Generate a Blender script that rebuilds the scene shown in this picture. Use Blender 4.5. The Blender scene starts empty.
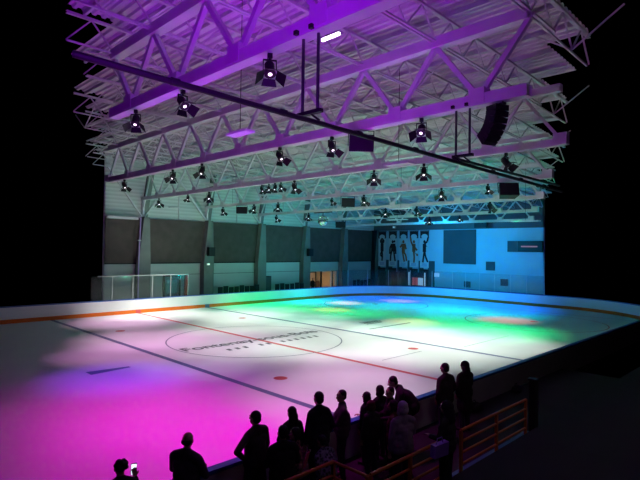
import bpy, bmesh, math, random
from mathutils import Vector, Matrix
random.seed(7)
sc = bpy.context.scene
COL = sc.collection
V3 = Vector
PI = math.pi

# ------------------------------------------------------------------ camera (29 mm, standing high in the stand)
CAM = V3((-16.3237, -21.1202, 4.7516))
FW = V3((0.704425, 0.709540, 0.018405)); RT = V3((0.709420, -0.704657, 0.013512)); UP = V3((-0.022556, -0.003539, 0.999739))
FPX = 504.03
cd = bpy.data.cameras.new('camera'); cam = bpy.data.objects.new('camera', cd); COL.objects.link(cam)
cam.matrix_world = Matrix(((RT.x, UP.x, -FW.x, CAM.x), (RT.y, UP.y, -FW.y, CAM.y), (RT.z, UP.z, -FW.z, CAM.z), (0, 0, 0, 1)))
cd.sensor_width = 36; cd.lens = 36 * FPX / 640; cd.clip_start = .05; cd.clip_end = 300
sc.camera = cam
sc.view_settings.view_transform = 'Standard'
sc.view_settings.look = 'None'
sc.view_settings.exposure = 0
w = bpy.data.worlds.new('dark_hall'); sc.world = w; w.use_nodes = True
w.node_tree.nodes['Background'].inputs[0].default_value = (0, 0, 0, 1)
w.node_tree.nodes['Background'].inputs[1].default_value = 0

# ------------------------------------------------------------------ materials
def mat(name, col, rough=.6, metal=0, var=.12, scale=4.0, spec=.4, emit=None, es=0, kind='noise', col2=None):
    m = bpy.data.materials.new(name); m.use_nodes = True
    nt = m.node_tree; b = nt.nodes['Principled BSDF']
    tc = nt.nodes.new('ShaderNodeTexCoord')
    if kind == 'voronoi':
        n = nt.nodes.new('ShaderNodeTexVoronoi'); fac = n.outputs['Distance']
    elif kind == 'wave_z' or kind == 'wave_x':
        n = nt.nodes.new('ShaderNodeTexWave'); n.bands_direction = kind[-1].upper(); n.wave_profile = 'SAW'; fac = n.outputs['Fac']
        n.inputs['Distortion'].default_value = 0.0
    else:
        n = nt.nodes.new('ShaderNodeTexNoise'); fac = n.outputs['Fac']
        n.inputs['Detail'].default_value = 3
    n.inputs['Scale'].default_value = scale
    nt.links.new(tc.outputs['Object'], n.inputs['Vector'])
    r = nt.nodes.new('ShaderNodeValToRGB')
    lo = col2 if col2 else tuple(c * (1 - var) for c in col)
    r.color_ramp.elements[0].position = .3; r.color_ramp.elements[1].position = .7
    r.color_ramp.elements[0].color = (*lo, 1); r.color_ramp.elements[1].color = (*col, 1)
    nt.links.new(fac, r.inputs[0]); nt.links.new(r.outputs[0], b.inputs['Base Color'])
    b.inputs['Roughness'].default_value = rough; b.inputs['Metallic'].default_value = metal
    b.inputs['Specular IOR Level'].default_value = spec
    if emit:
        b.inputs['Emission Color'].default_value = (*emit, 1); b.inputs['Emission Strength'].default_value = es
    return m

def glass_mat(name):
    m = bpy.data.materials.new(name); m.use_nodes = True; nt = m.node_tree
    nt.nodes.remove(nt.nodes['Principled BSDF'])
    t = nt.nodes.new('ShaderNodeBsdfTransparent'); g = nt.nodes.new('ShaderNodeBsdfGlossy'); d = nt.nodes.new('ShaderNodeBsdfDiffuse')
    g.inputs['Roughness'].default_value = .08
    n = nt.nodes.new('ShaderNodeTexNoise'); n.inputs['Scale'].default_value = 1.5
    mr = nt.nodes.new('ShaderNodeMapRange'); mr.inputs[3].default_value = .012; mr.inputs[4].default_value = .03
    nt.links.new(n.outputs['Fac'], mr.inputs[0])
    t.inputs[0].default_value = (.86, .9, .9, 1); d.inputs[0].default_value = (.7, .75, .75, 1)
    a = nt.nodes.new('ShaderNodeMixShader'); nt.links.new(mr.outputs[0], a.inputs[0])
    nt.links.new(t.outputs[0], a.inputs[1]); nt.links.new(d.outputs[0], a.inputs[2])
    c = nt.nodes.new('ShaderNodeMixShader'); c.inputs[0].default_value = .012
    nt.links.new(a.outputs[0], c.inputs[1]); nt.links.new(g.outputs[0], c.inputs[2])
    nt.links.new(c.outputs[0], nt.nodes['Material Output'].inputs[0])
    return m

M = {}
M['ice'] = mat('ice', (.90, .92, .92), .45, var=.07, scale=.35, spec=.06)
M['red'] = mat('line_red', (.72, .11, .12), .4, scale=2)
M['blue'] = mat('line_blue', (.15, .18, .33), .4, scale=2)
M['grey_line'] = mat('line_grey', (.22, .25, .32), .4, scale=2)
M['letter'] = mat('ice_letter', (.10, .11, .13), .4, scale=2)
M['board'] = mat('board_white', (.86, .87, .87), .4, scale=.8, var=.06)
M['board_back'] = mat('board_back', (.6, .58, .6), .7, scale=1)
M['kick'] = mat('kick_orange', (.88, .17, .008), .4, scale=1)
M['cap'] = mat('cap_blue', (.03, .10, .42), .4, scale=1)
M['steel'] = mat('white_steel', (.70, .69, .71), .55, scale=1.2, var=.15)
M['steel2'] = mat('joist_steel', (.62, .61, .62), .6, scale=1.2, var=.2)
M['deck'] = mat('roof_deck', (.62, .61, .62), .6, scale=.7, var=.08)
M['siding'] = mat('siding', (.60, .62, .60), .6, kind='wave_z', scale=1.1, col2=(.50, .52, .50))
M['wall'] = mat('painted_wall', (.52, .54, .53), .7, scale=.6, var=.1)
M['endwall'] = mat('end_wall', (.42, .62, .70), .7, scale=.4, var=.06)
M['endband'] = mat('end_band', (.10, .11, .12), .7, scale=.4)
M['brown'] = mat('acoustic_brown', (.105, .075, .07), .9, kind='noise', scale=1.6, var=.25)
M['pillar'] = mat('pillar', (.20, .21, .20), .8, scale=1.2, var=.2)
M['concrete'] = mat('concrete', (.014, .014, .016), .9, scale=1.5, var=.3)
M['dark'] = mat('dark_paint', (.010, .010, .013), .6, scale=3)
M['darkteal'] = mat('dark_panel', (.07, .09, .10), .8, scale=.8)
M['black'] = mat('black_metal', (.008, .008, .010), .5, scale=8)
M['pipe'] = mat('black_pipe', (.010, .009, .012), .5, scale=8)
M['chrome'] = mat('scuffed_tube', (.12, .10, .14), .3, metal=.8, scale=6)
M['lens'] = mat('lamp_lens', (.9, .8, .9), .2, emit=(1, .80, .95), es=2.2)
M['lens_off'] = mat('lamp_lens_dim', (.2, .2, .2), .15, emit=(1, .9, .9), es=.6)
M['tube_on'] = mat('fluorescent_tube', (1, 1, 1), .4, emit=(1, .97, 1), es=9)
M['panel_w'] = mat('hung_panel', (.8, .8, .82), .5, scale=3)
M['glass'] = glass_mat('safety_glass')
M['orange'] = mat('rail_orange', (.62, .17, .04), .45, scale=4)
M['seat_blue'] = mat('bench_blue', (.05, .16, .28), .6, scale=3)
M['cream'] = mat('cream_wall', (.75, .6, .42), .8, scale=1)
M['skin'] = mat('skin', (.42, .24, .18), .55, scale=12, var=.1)
M['hair_dark'] = mat('hair_dark', (.012, .009, .008), .6, scale=60, var=.5)
M['hair_grey'] = mat('hair_grey', (.72, .68, .75), .7, scale=60, var=.4)
M['banner_w'] = mat('banner_white', (.62, .66, .68), .7, scale=2, var=.05)
M['banner_r'] = mat('banner_maroon', (.05, .012, .015), .7, scale=5)
M['banner_o'] = mat('banner_orange', (.5, .10, .03), .7, scale=5)
M['white'] = mat('white_plain', (.8, .8, .8), .5, scale=3)
M['glow_w'] = mat('kiosk_light', (.8, .85, .9), .5, emit=(.6, .8, .95), es=.3)
M['glow_r'] = mat('kiosk_red', (.6, .1, .1), .5, emit=(.8, .12, .12), es=.25)
M['glow_lamp_glint'] = mat('lamp_glint_glow', (.6, .9, .8), .5, emit=(.75, 1, .9), es=.8)  # emergency light, also the glowing beads for the mirror ball glints
M['score_txt'] = mat('score_digits', (.3, .1, .1), .5, emit=(.6, .25, .3), es=.35)
M['phone_glow'] = mat('phone_screen', (.6, .8, .9), .3, emit=(.75, .95, 1), es=1.6)
M['door_blue'] = mat('door_blue', (.04, .14, .22), .5, scale=2)
M['paper_red'] = mat('paper_red', (.75, .12, .2), .6, scale=5)
M['bag_violet'] = mat('bag_violet', (.30, .18, .62), .5, scale=4)
for i, (c, k, s) in enumerate([((.03, .028, .035), 'noise', 5), ((.05, .03, .04), 'noise', 6), ((.02, .02, .035), 'noise', 5),
        ((.09, .06, .09), 'noise', 5), ((.36, .28, .42), 'noise', 7), ((.02, .018, .02), 'noise', 5), ((.10, .035, .03), 'noise', 9)]):
    M['cloth%d' % i] = mat('cloth_%s' % 'abcdefg'[i], c, .85, kind=k, scale=s, var=.4)
M['pattern'] = mat('patterned_cloth', (.30, .27, .42), .85, kind='voronoi', scale=22, col2=(.02, .02, .03))
M['pattern_r'] = mat('patterned_knit', (.42, .16, .16), .85, kind='voronoi', scale=16, col2=(.03, .02, .03))
M['denim'] = mat('dark_denim', (.02, .022, .035), .85, scale=20, var=.3)
M['shoe'] = mat('shoe', (.02, .018, .018), .6, scale=20)

# mirror ball: small facets tinted per cell, coloured highlights put into the colour
def ball_mat():
    m = bpy.data.materials.new('mirror_facets'); m.use_nodes = True; nt = m.node_tree; b = nt.nodes['Principled BSDF']
    tc = nt.nodes.new('ShaderNodeTexCoord'); v = nt.nodes.new('ShaderNodeTexVoronoi'); v.inputs['Scale'].default_value = 9
    nt.links.new(tc.outputs['Object'], v.inputs['Vector'])
    h = nt.nodes.new('ShaderNodeHueSaturation'); h.inputs['Saturation'].default_value = .5
    nt.links.new(v.outputs['Color'], h.inputs['Color']); nt.links.new(h.outputs[0], b.inputs['Base Color'])
    b.inputs['Metallic'].default_value = .9; b.inputs['Roughness'].default_value = .15
    return m
M['mirror'] = ball_mat()

# ------------------------------------------------------------------ mesh builder
class MB:
    def __init__(s): s.v = []; s.f = []; s.mi = []; s.m = 0
    def add(s, vs, fs):
        o = len(s.v); s.v += [tuple(p) for p in vs]
        for f in fs: s.f.append(tuple(i + o for i in f)); s.mi.append(s.m)
        return s
    def box(s, x0, x1, y0, y1, z0, z1):
        return s.add([(x, y, z) for x in (x0, x1) for y in (y0, y1) for z in (z0, z1)],
            [(0, 1, 3, 2), (4, 6, 7, 5), (0, 4, 5, 1), (2, 3, 7, 6), (0, 2, 6, 4), (1, 5, 7, 3)])
    def beam(s, a, b, w, h, up=(0, 0, 1)):
        a = V3(a); b = V3(b); d = (b - a).normalized(); up = V3(up)
        if abs(d.dot(up)) > .98: up = V3((1, 0, 0))
        r = d.cross(up).normalized(); u = r.cross(d)
        vs = []
        for p in (a, b):
            for i, j in ((-1, -1), (1, -1), (1, 1), (-1, 1)): vs.append(p + r * (i * w / 2) + u * (j * h / 2))
        return s.add(vs, [(0, 1, 2, 3), (7, 6, 5, 4), (0, 4, 5, 1), (1, 5, 6, 2), (2, 6, 7, 3), (3, 7, 4, 0)])
    def tube(s, a, b, r0, r1=None, n=10, cap=True):
        a = V3(a); b = V3(b); r1 = r0 if r1 is None else r1; d = (b - a).normalized()
        up = V3((0, 0, 1)) if abs(d.z) < .95 else V3((1, 0, 0))
        x = d.cross(up).normalized(); y = d.cross(x)
        vs = []
        for p, r in ((a, r0), (b, r1)):
            for k in range(n):
                t = 2 * PI * k / n; vs.append(p + x * (r * math.cos(t)) + y * (r * math.sin(t)))
        fs = [(k, (k + 1) % n, n + (k + 1) % n, n + k) for k in range(n)]
        if cap: fs += [tuple(range(n - 1, -1, -1)), tuple(range(n, 2 * n))]
        return s.add(vs, fs)
    def path(s, pts, r, n=8):
        for a, b in zip(pts, pts[1:]): s.tube(a, b, r, n=n)
        return s
    def ell(s, c, rad, n=14, m=9, rot=None):
        c = V3(c); vs = [] ; fs = []
        for j in range(m + 1):
            ph = PI * j / m
            for k in range(n):
                t = 2 * PI * k / n
                p = V3((rad[0] * math.sin(ph) * math.cos(t), rad[1] * math.sin(ph) * math.sin(t), rad[2] * math.cos(ph)))
                if rot: p = rot @ p
                vs.append(c + p)
        for j in range(m):
            for k in range(n):
                k2 = (k + 1) % n; fs.append((j * n + k, (j + 1) * n + k, (j + 1) * n + k2, j * n + k2))
        return s.add(vs, fs)
    def cap(s, a, b, r0, r1=None, n=12, fl=1.0):      # tapered capsule with round ends
        r1 = r0 if r1 is None else r1; a = V3(a); b = V3(b); d = b - a; L = d.length
        if L < 1e-6: return s.ell(a, (r0,) * 3)
        d /= L; up = V3((0, 0, 1)) if abs(d.z) < .95 else V3((0, 1, 0))
        x = d.cross(up).normalized(); y = d.cross(x); vs = []; rings = []
        for k in range(4): t = PI / 2 * k / 4; rings.append((-r0 * math.cos(t), r0 * math.sin(t)))
        rings.append((0, r0)); rings.append((L, r1))
        for k in range(1, 5): t = PI / 2 * k / 4; rings.append((L + r1 * math.sin(t), r1 * math.cos(t)))
        for z, r in rings:
            for k in range(n):
                t = 2 * PI * k / n; vs.append(a + d * z + x * (max(r, 1e-4) * math.cos(t)) + y * (max(r, 1e-4) * fl * math.sin(t)))
        fs = [(j * n + k, j * n + (k + 1) % n, (j + 1) * n + (k + 1) % n, (j + 1) * n + k) for j in range(len(rings) - 1) for k in range(n)]
        return s.add(vs, fs)
    def sheet(s, pts): return s.add(pts, [tuple(range(len(pts)))])
    def prism(s, pts, d):
        n = len(pts); d = V3(d); vs = [V3(p) for p in pts] + [V3(p) + d for p in pts]
        return s.add(vs, [tuple(range(n - 1, -1, -1)), tuple(range(n, 2 * n))] + [(k, (k + 1) % n, n + (k + 1) % n, n + k) for k in range(n)])
    def mesh(s, name):
        me = bpy.data.meshes.new(name); me.from_pydata(s.v, [], s.f); me.update()
        bm = bmesh.new(); bm.from_mesh(me); bmesh.ops.recalc_face_normals(bm, faces=bm.faces); bm.to_mesh(me); bm.free()
        return me
    def build(s, name, m, parent=None, smooth=False, loc=None):
        me = s.mesh(name)
        ms = m if isinstance(m, (list, tuple)) else [m]
        for q in ms: me.materials.append(q)
        if len(ms) > 1: me.polygons.foreach_set('material_index', s.mi)
        if smooth: me.polygons.foreach_set('use_smooth', [True] * len(me.polygons))
        o = bpy.data.objects.new(name, me); COL.objects.link(o)
        if parent: o.parent = parent
        if loc: o.location = loc
        return o

def tag(o, label=None, cat=None, group=None, kind=None):
    if label: o['label'] = label
    if cat: o['category'] = cat
    if group: o['group'] = group
    if kind: o['kind'] = kind
    return o
def thing(name, label, cat, loc=(0, 0, 0), rz=0, group=None):
    o = bpy.data.objects.new(name, None); COL.objects.link(o); o.location = loc; o.rotation_euler = (0, 0, rz); o.empty_display_size = .1
    return tag(o, label, cat, group)
def struct(name, mb, m, parent=None, smooth=False):
    o = mb.build(name, m, parent, smooth)
    if not parent: o['kind'] = 'structure'
    return o
def kids(o): return list(o.children)
def copy_tree(o, parent=None):
    c = o.copy(); COL.objects.link(c); c.parent = parent
    for ch in kids(o): copy_tree(ch, c)
    return c
ORD = ['first', 'second', 'third', 'fourth', 'fifth', 'sixth', 'seventh', 'eighth', 'ninth', 'tenth', 'eleventh', 'twelfth', 'thirteenth', 'fourteenth', 'fifteenth', 'sixteenth']

# ------------------------------------------------------------------ ice, markings, floor
def outline(L, W, R, n=16, inset=0):
    R = R - inset; L = L - inset; W = W - inset; pts = []
    for cx, cy, a0 in ((L - R, W - R, 0), (-L + R, W - R, 90), (-L + R, -W + R, 180), (L - R, -W + R, 270)):
        for k in range(n + 1):
            t = math.radians(a0 + 90 * k / n); pts.append((cx + R * math.cos(t), cy + R * math.sin(t)))
    return pts
L, W, R = 28.5, 13.74, 8.5
ice = struct('floor_ice', MB().add([(x, y, 0) for x, y in outline(L, W, R)], [tuple(range(68))]), M['ice'])
ice['label'] = 'white ice sheet of the rink flooded with coloured light'
ZI = .004
def strip(x0, x1, y0, y1): return MB().sheet([(x0, y0, ZI), (x1, y0, ZI), (x1, y1, ZI), (x0, y1, ZI)])
strip(-.12, .12, -W + .05, W - .05).build('center_line', M['red'], ice)
for s in (-1, 1):
    strip(s * 5.7 - .13, s * 5.7 + .13, -W + .05, W - .05).build('zone_line', M['blue'], ice)
    strip(s * 24.5 - .04, s * 24.5 + .04, -11.9, 11.9).build('goal_line', M['red'], ice)
def ring(cx, cy, r, wd, n=72):
    b = MB(); vs = []
    for k in range(n):
        t = 2 * PI * k / n
        for q in (r - wd / 2, r + wd / 2): vs.append((cx + q * math.cos(t), cy + q * math.sin(t), ZI))
    b.add(vs, [(2 * k, 2 * k + 1, (2 * k + 3) % (2 * n), (2 * k + 2) % (2 * n)) for k in range(n)]); return b
ring(0, 0, 4.5, .07).build('center_circle', M['grey_line'], ice)
for sx in (-1, 1):
    for sy in (-1, 1):
        ring(sx * 18.5, sy * 6.9, 4.5, .06).build('faceoff_circle', M['red'], ice)
        for x in (4.2, 18.5):
            MB().add([(sx * x + .26 * math.cos(2 * PI * k / 24), sy * 6.95 + .26 * math.sin(2 * PI * k / 24), ZI) for k in range(24)], [tuple(range(24))]).build('faceoff_dot', M['red'], ice)
# thin hatch marks near the dots
for x, y, dx in ((1.0, -7.6, 3.0), (6.5, -8.4, 5)):
    strip(x, x + dx, y, y + .05).build('hash_mark', M['grey_line'], ice)
def text(body, name, size, m, parent, loc, rot=(0, 0, 0), offset=0, sx=1, align='CENTER'):
    c = bpy.data.curves.new('lettering', 'FONT'); c.body = body; c.size = size; c.align_x = align; c.align_y = 'CENTER'; c.offset = offset
    o = bpy.data.objects.new('lettering', c); COL.objects.link(o)
    dg = bpy.context.evaluated_depsgraph_get(); dg.update()
    me = bpy.data.meshes.new_from_object(o.evaluated_get(dg)); bpy.data.objects.remove(o)
    me.materials.clear(); me.materials.append(m)
    q = bpy.data.objects.new(name, me); COL.objects.link(q); q.parent = parent; q.location = loc; q.rotation_euler = rot; q.scale = (sx, 1, 1)
    return q
t = text('Fontenay-sous-Bois', 'town_lettering', 1.05, M['letter'], ice, (-.1, -.15, ZI + .002), offset=.02)
t.scale.x = 8.5 / max(t.dimensions.x, .1) if t.dimensions.x else .95
# second, spaced line of small illegible marks
b = MB()
for k in range(13):
    if k in (3, 6): continue
    x = -2.75 + k * .47
    b.sheet([(x, -1.6, ZI), (x + .2, -1.6, ZI), (x + .26, -1.2, ZI), (x + .05, -1.2, ZI)])
b.build('small_lettering', M['letter'], ice)
# sponsor strokes further down the ice
b = MB()
for x0, x1, y in ((7.2, 11.4, -1.75), (8.9, 10.6, .1), (8.6, 10.2, -.35)): b.sheet([(x0, y - .07, ZI), (x1, y - .07, ZI), (x1, y + .09, ZI), (x0, y + .09, ZI)])
for k in range(7): b.sheet([(8.7 + k * .26, -.15, ZI), (8.86 + k * .26, -.15, ZI), (8.9 + k * .26, .45, ZI), (8.74 + k * .26, .45, ZI)])
b.build('ice_emblem', M['letter'], ice)
b = MB(); b.sheet([(-9.1, -1.95, ZI), (-7.5, -1.75, ZI), (-7.5, -1.55, ZI), (-9.1, -1.4, ZI)]); b.build('ice_emblem', M['blue'], ice)

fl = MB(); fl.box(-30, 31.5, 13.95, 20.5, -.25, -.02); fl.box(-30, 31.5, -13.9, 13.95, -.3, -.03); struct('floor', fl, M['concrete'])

# ------------------------------------------------------------------ boards round the ice
def wallring(inset0, inset1, z0, z1):
    a = outline(L, W, R, 16, inset0); c = outline(L, W, R, 16, inset1); n = len(a)
    vs = [(x, y, z0) for x, y in a] + [(x, y, z0) for x, y in c] + [(x, y, z1) for x, y in a] + [(x, y, z1) for x, y in c]
    fs = []
    for k in range(n):
        q = (k + 1) % n
        fs += [(k, q, 2 * n + q, 2 * n + k), (n + k, 3 * n + k, 3 * n + q, n + q), (2 * n + k, 2 * n + q, 3 * n + q, 3 * n + k), (k, n + k, n + q, q)]
    return MB().add(vs, fs)
brd = thing('rink_board', 'white dasher board round the ice with orange kick plate and blue cap', 'rink barrier', (0, 0, 0))
wallring(0, -.10, 0, .98).build('panel', M['board'], brd)
wallring(-.10, -.13, 0, .96).build('back_panel', M['board_back'], brd)['label'] = 'grey back sheet of the boards'
wallring(.02, -.0, 0, .25).build('kick_plate', M['kick'], brd)['label'] = 'orange yellow kick plate strip'
wallring(.025, -.15, .98, 1.04).build('cap_rail', M['cap'], brd)['label'] = 'blue cap rail'
MB().box(-.18, .18, W - .04, W - .025, 0, .26).build('line_marker', M['red'], brd)
MB().box(5.5, 5.9, W - .04, W - .025, 0, .26).build('line_marker', M['blue'], brd)

# safety glass: far side left run and end run
g = thing('safety_glass', 'clear safety glass with thin posts standing on the far side boards', 'glass screen')
xs = [-3.3 + 1.47 * k for k in range(6)]
for a, c in zip(xs, xs[1:]): MB().box(a + .03, c - .03, 13.86, 13.875, 1.04, 2.68).build('pane', M['glass'], g)
for a in xs: MB().box(a - .02, a + .02, 13.85, 13.91, 1.04, 2.7).build('post', M['steel2'], g)
MB().box(xs[0], xs[-1], 13.85, 13.90, 2.66, 2.71).build('top_rail', M['steel2'], g)
g = thing('safety_glass', 'clear safety glass with thin posts standing on the blue lit end boards', 'glass screen')
ys = [-10.0, -8.4, -6.8, -5.2, -3.7, -2.15, -.67, .87, 2.38, 3.85, 5.28]
pts = [(28.62, y) for y in ys]
for k in range(1, 7):
    th = math.radians(15 * k); pts.append((20 + 8.62 * math.cos(th), 5.24 + 8.62 * math.sin(th)))
for a, c in zip(pts, pts[1:]): MB().beam((*a, 1.86), (*c, 1.86), .015, 1.62).build('pane', M['glass'], g)
for a in pts: MB().tube((*a, 1.04), (*a, 2.68), .026, n=6).build('post', M['steel2'], g)

# ------------------------------------------------------------------ far side wall with entrance opening, piers and panels
YW = 16.5
OX0, OX1, OZ = 19.0, 23.65, 2.42
struct('wall_far', MB().box(-16, OX0, YW, YW + .3, -.2, 7.05), M['wall'])
struct('wall_far_corner', MB().box(OX1, 30.6, YW, YW + .3, -.2, 7.05), M['wall'])
struct('wall_far_lintel', MB().box(OX0, OX1, YW, YW + .3, OZ, 7.05), M['wall'])
struct('wall_far_upper', MB().box(-16, 30.6, YW + .02, YW + .3, 7.05, 11.8), M['siding'])
xp = [1.46 + 5.72 * k for k in range(-2, 6)]      # pier centres
SIDE = ['second', 'first', 'first', 'second', 'third', 'fourth', 'fifth', 'sixth']
for i, x in enumerate(xp):
    b = MB(); q = x + .0
    b.box(q - .48, q + .48, YW - .62, YW + .01, -.1, 3.5)
    b.prism([(q - .48, YW + .01, 3.5), (q + .48, YW + .01, 3.5), (q + .36, YW + .01, 7.05), (q - .10, YW + .01, 7.05)], (0, -.62, 0))
    b.prism([(q - .10, YW + .02, 7.05), (q + .36, YW + .02, 7.05), (q + .95, YW + .02, 11.2), (q + .45, YW + .02, 11.2)], (0, -.22, 0))
    struct('trim_%d' % (i + 1), b, M['pillar'])
for i in range(len(xp) - 1):
    x0, x1 = xp[i], xp[i + 1]; nm = {0: 'before the pier with the violet pipe, further one', 1: 'before the pier with the violet pipe', 2: 'above the blue door', 3: 'above the first dark bench', 4: 'above the second dark bench', 5: 'above the lit entrance', 6: 'beside the end wall corner'}[i]
    p = MB(); p.prism([(x0 + .46, YW - .12, 3.5), (x1 - .46, YW - .12, 3.5), (x1 - .06, YW - .12, 6.98), (x0 + .34, YW - .12, 6.98)], (0, .1, 0))
    o = p.build('wall_panel', M['brown']); tag(o, 'large dark brown acoustic wall panel ' + nm, 'wall panel', 'brown panels along the far wall')
    MB().box(x0 + .48, x1 - .48, YW - .17, YW - .02, 3.42, 3.52).build('bottom_rail', M['dark'], o)
struct('trim_20', MB().box(-12, .95, YW - .5, YW - .2, 6.82, 7.0), M['steel'])
b = MB(); b.path([(1.02, YW - .72, 7.0), (.92, YW - .72, 3.5), (.92, YW - .72, .0)], .055)
tag(b.build('drain_pipe', mat('violet_pipe', (.45, .3, .6), .5)), 'thin violet pipe running down the first grey pier', 'pipe')
MB().box(.82, 1.05, YW - .80, YW - .61, 5.2, 5.28).build('pipe_clip', M['steel2'], bpy.data.objects['drain_pipe'])
for x0, x1, nm in ((1.95, 6.7, 'a'), (7.7, 12.4, 'b'), (13.4, 18.1, 'c')):
    struct('trim_%d' % (21 + 'abc'.index(nm)), MB().box(x0, x1, YW - .03, YW + .01, 2.5, 2.55), M['pillar'])
# thin conduit on the upper wall
for i, x in enumerate((4.6, 10.4, 15.9)):
    b = MB(); b.path([(x, YW - .03, 7.05), (x, YW - .03, 9.6)], .05, 6); b.path([(x, YW - .03, 8.0), (x - .9, YW - .03, 8.0)], .05, 6)
    struct('trim_%d' % (30 + i), b, M['steel2'])
# boxes and lights on the piers
for x, z, l in ((7.15, 4.4, 'black loudspeaker box mounted on the pier right of the blue door'), (18.7, 4.4, 'black loudspeaker box mounted on the pier left of the lit entrance')):
    o = thing('wall_speaker', l, 'loudspeaker', (x, YW - .95, z - .35), 0, 'loudspeakers on the wall piers')
    MB().box(-.3, .3, -.18, .18, 0, .75).build('cabinet', M['black'], o); MB().box(-.26, .26, -.2, -.18, .05, .7).build('grille', M['dark'], o)
    MB().box(-.05, .05, .18, .36, .3, .45).build('bracket', M['black'], o)
o = thing('emergency_light', 'small glowing emergency light on the pier below the loudspeaker', 'lamp', (7.05, YW - .63, 3.28))
MB().box(-.14, .14, -.10, .0, 0, .16).build('housing', M['white'], o); MB().box(-.12, .12, -.12, -.1, .02, .14).build('diffuser', M['glow_lamp_glint'], o)
# blue door
d = struct('door_1', MB().box(3.45, 4.7, YW - .06, YW + .0, -.1, 2.35), M['door_blue'])
b = MB(); b.box(3.3, 3.45, YW - .09, YW, -.1, 2.48); b.box(4.7, 4.85, YW - .09, YW, -.1, 2.48); b.box(3.3, 4.85, YW - .09, YW, 2.35, 2.48); b.build('door_frame', M['dark'], d)
MB().box(3.6, 4.55, YW - .075, YW - .05, 1.0, 2.1).build('door_glass', mat('door_pane', (.10, .3, .42), .15, scale=2), d)
MB().box(4.52, 4.6, YW - .14, YW - .05, .95, 1.05).build('door_handle', M['chrome'], d)
o = MB().box(5.02, 5.24, YW - .5, YW - .34, -.02, 2.47).build('marker_post', mat('post_red', (.85, .05, .04), .5)); tag(o, 'slim red post standing beside the blue door', 'post')
MB().box(5.0, 5.22, YW - .55, YW - .33, -.02, .04).build('base_plate', M['dark'], o)
o = thing('locker', 'tall narrow dark cabinet against the third pier', 'cabinet', (13.7, YW - .3, -.02))
MB().box(-.34, .34, -.28, .28, 0, 2.18).build('body', M['dark'], o); MB().box(-.30, .30, -.30, -.28, .08, 2.1).build('door', M['darkteal'], o); MB().box(.2, .24, -.33, -.3, 1.0, 1.2).build('handle', M['chrome'], o)
# dark benches behind the far boards
for x0, x1, l in ((7.9, 12.4, 'dark bench row with upright seat backs, beneath the second brown panel'), (14.2, 18.0, 'dark bench row beneath the third brown panel, right of the narrow cabinet'), (25.3, 29, 'dark bench row in the far corner past the lit entrance')):
    o = thing('spectator_bench', l, 'bench', ((x0 + x1) / 2, YW - 1.15, -.02), 0, 'benches behind the far boards'); h = (x1 - x0) / 2
    MB().box(-h, h, -.25, .25, .66, .74).build('seat', M['dark'], o)
    n = int(h * 2 / .55)
    for k in range(n):
        xx = -h + (k + .5) * 2 * h / n
        MB().box(xx - .23, xx + .23, .22, .30, .74, 1.42 + .06 * math.sin(k * 2)).build('backrest', M['dark'], o)
    for xx in (-h + .2, 0, h - .2): MB().box(xx - .05, xx + .05, -.2, .26, 0, .66).build('leg', M['dark'], o)
# lit entrance lobby
b = MB(); b.box(OX0 - .4, OX1 + .4, YW + 3.0, YW + 3.15, 0, 2.8); b.box(OX0 - .55, OX0 - .4, YW + .3, YW + 3.1, 0, 2.8); b.box(OX1 + .4, OX1 + .55, YW + .3, YW + 3.1, 0, 2.8)
struct('wall_lobby', b, M['cream'])
struct('ceiling_lobby', MB().box(OX0 - .5, OX1 + .5, YW + .3, YW + 3.1, 2.8, 2.9), M['cream'])
struct('trim_24', MB().box(OX0 - .3, OX1 + .3, YW + 2.94, YW + 3.0, 0, 1.2), mat('lobby_wainscot', (.25, .17, .13), .7))
d = struct('door_2', MB().box(22.2, 23.25, YW + 2.9, YW + 2.95, 0, 2.15), mat('lobby_door', (.5, .38, .28), .6))
b = MB(); b.box(22.1, 22.2, YW + 2.86, YW + 2.95, 0, 2.25); b.box(23.25, 23.35, YW + 2.86, YW + 2.95, 0, 2.25); b.box(22.1, 23.35, YW + 2.86, YW + 2.95, 2.15, 2.25); b.build('door_frame', M['dark'], d)
MB().box(23.1, 23.16, YW + 2.83, YW + 2.9, .95, 1.1).build('door_handle', M['chrome'], d)
b = MB(); b.box(21.45, 21.6, YW + .2, YW + .35, -.02, 2.42); struct('trim_25', b, M['dark'])
b = MB(); b.box(23.2, 23.28, YW + .2, YW + .3, -.02, 2.42); struct('trim_26', b, M['dark'])
o = thing('display_stand', 'tall dark red display panel at the left of the lit entrance', 'display panel', (19.35, YW + .45, -.02))
MB().box(-.32, .32, -.05, .05, .1, 2.15).build('panel', mat('display_red', (.45, .03, .03), .6), o); MB().box(-.36, .36, -.22, .22, 0, .1).build('base', M['dark'], o)

# ------------------------------------------------------------------ end wall
XE = 30.2
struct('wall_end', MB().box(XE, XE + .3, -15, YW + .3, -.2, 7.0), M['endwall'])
struct('wall_end_upper', MB().box(XE - .25, XE + .3, -15, YW + .3, 7.0, 11.2), M['endband'])
struct('baseboard_end', MB().box(XE - .06, XE, -15, YW, -.1, .95), M['darkteal'])
struct('trim_27', MB().box(XE - .75, XE - .05, YW - .5, YW + .0, -.1, 7.02), M['dark'])
def endpanel(name, y0, y1, z0, z1, m, label, cat, depth=.1, fr=None):
    o = MB().box(XE - depth, XE, min(y0, y1), max(y0, y1), z0, z1).build(name, m); tag(o, label, cat)
    b = MB(); a, c = min(y0, y1), max(y0, y1)
    for q in ((a - .05, a, z0, z1), (c, c + .05, z0, z1), (a - .05, c + .05, z1, z1 + .05), (a - .05, c + .05, z0 - .05, z0)): b.box(XE - depth - .03, XE, *q)
    b.build('frame', fr or m, o); return o
endpanel('projection_panel', 3.66, 7.2, 3.5, 6.88, M['darkteal'], 'large square dark teal panel high on the blue lit end wall', 'wall panel')
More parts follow.
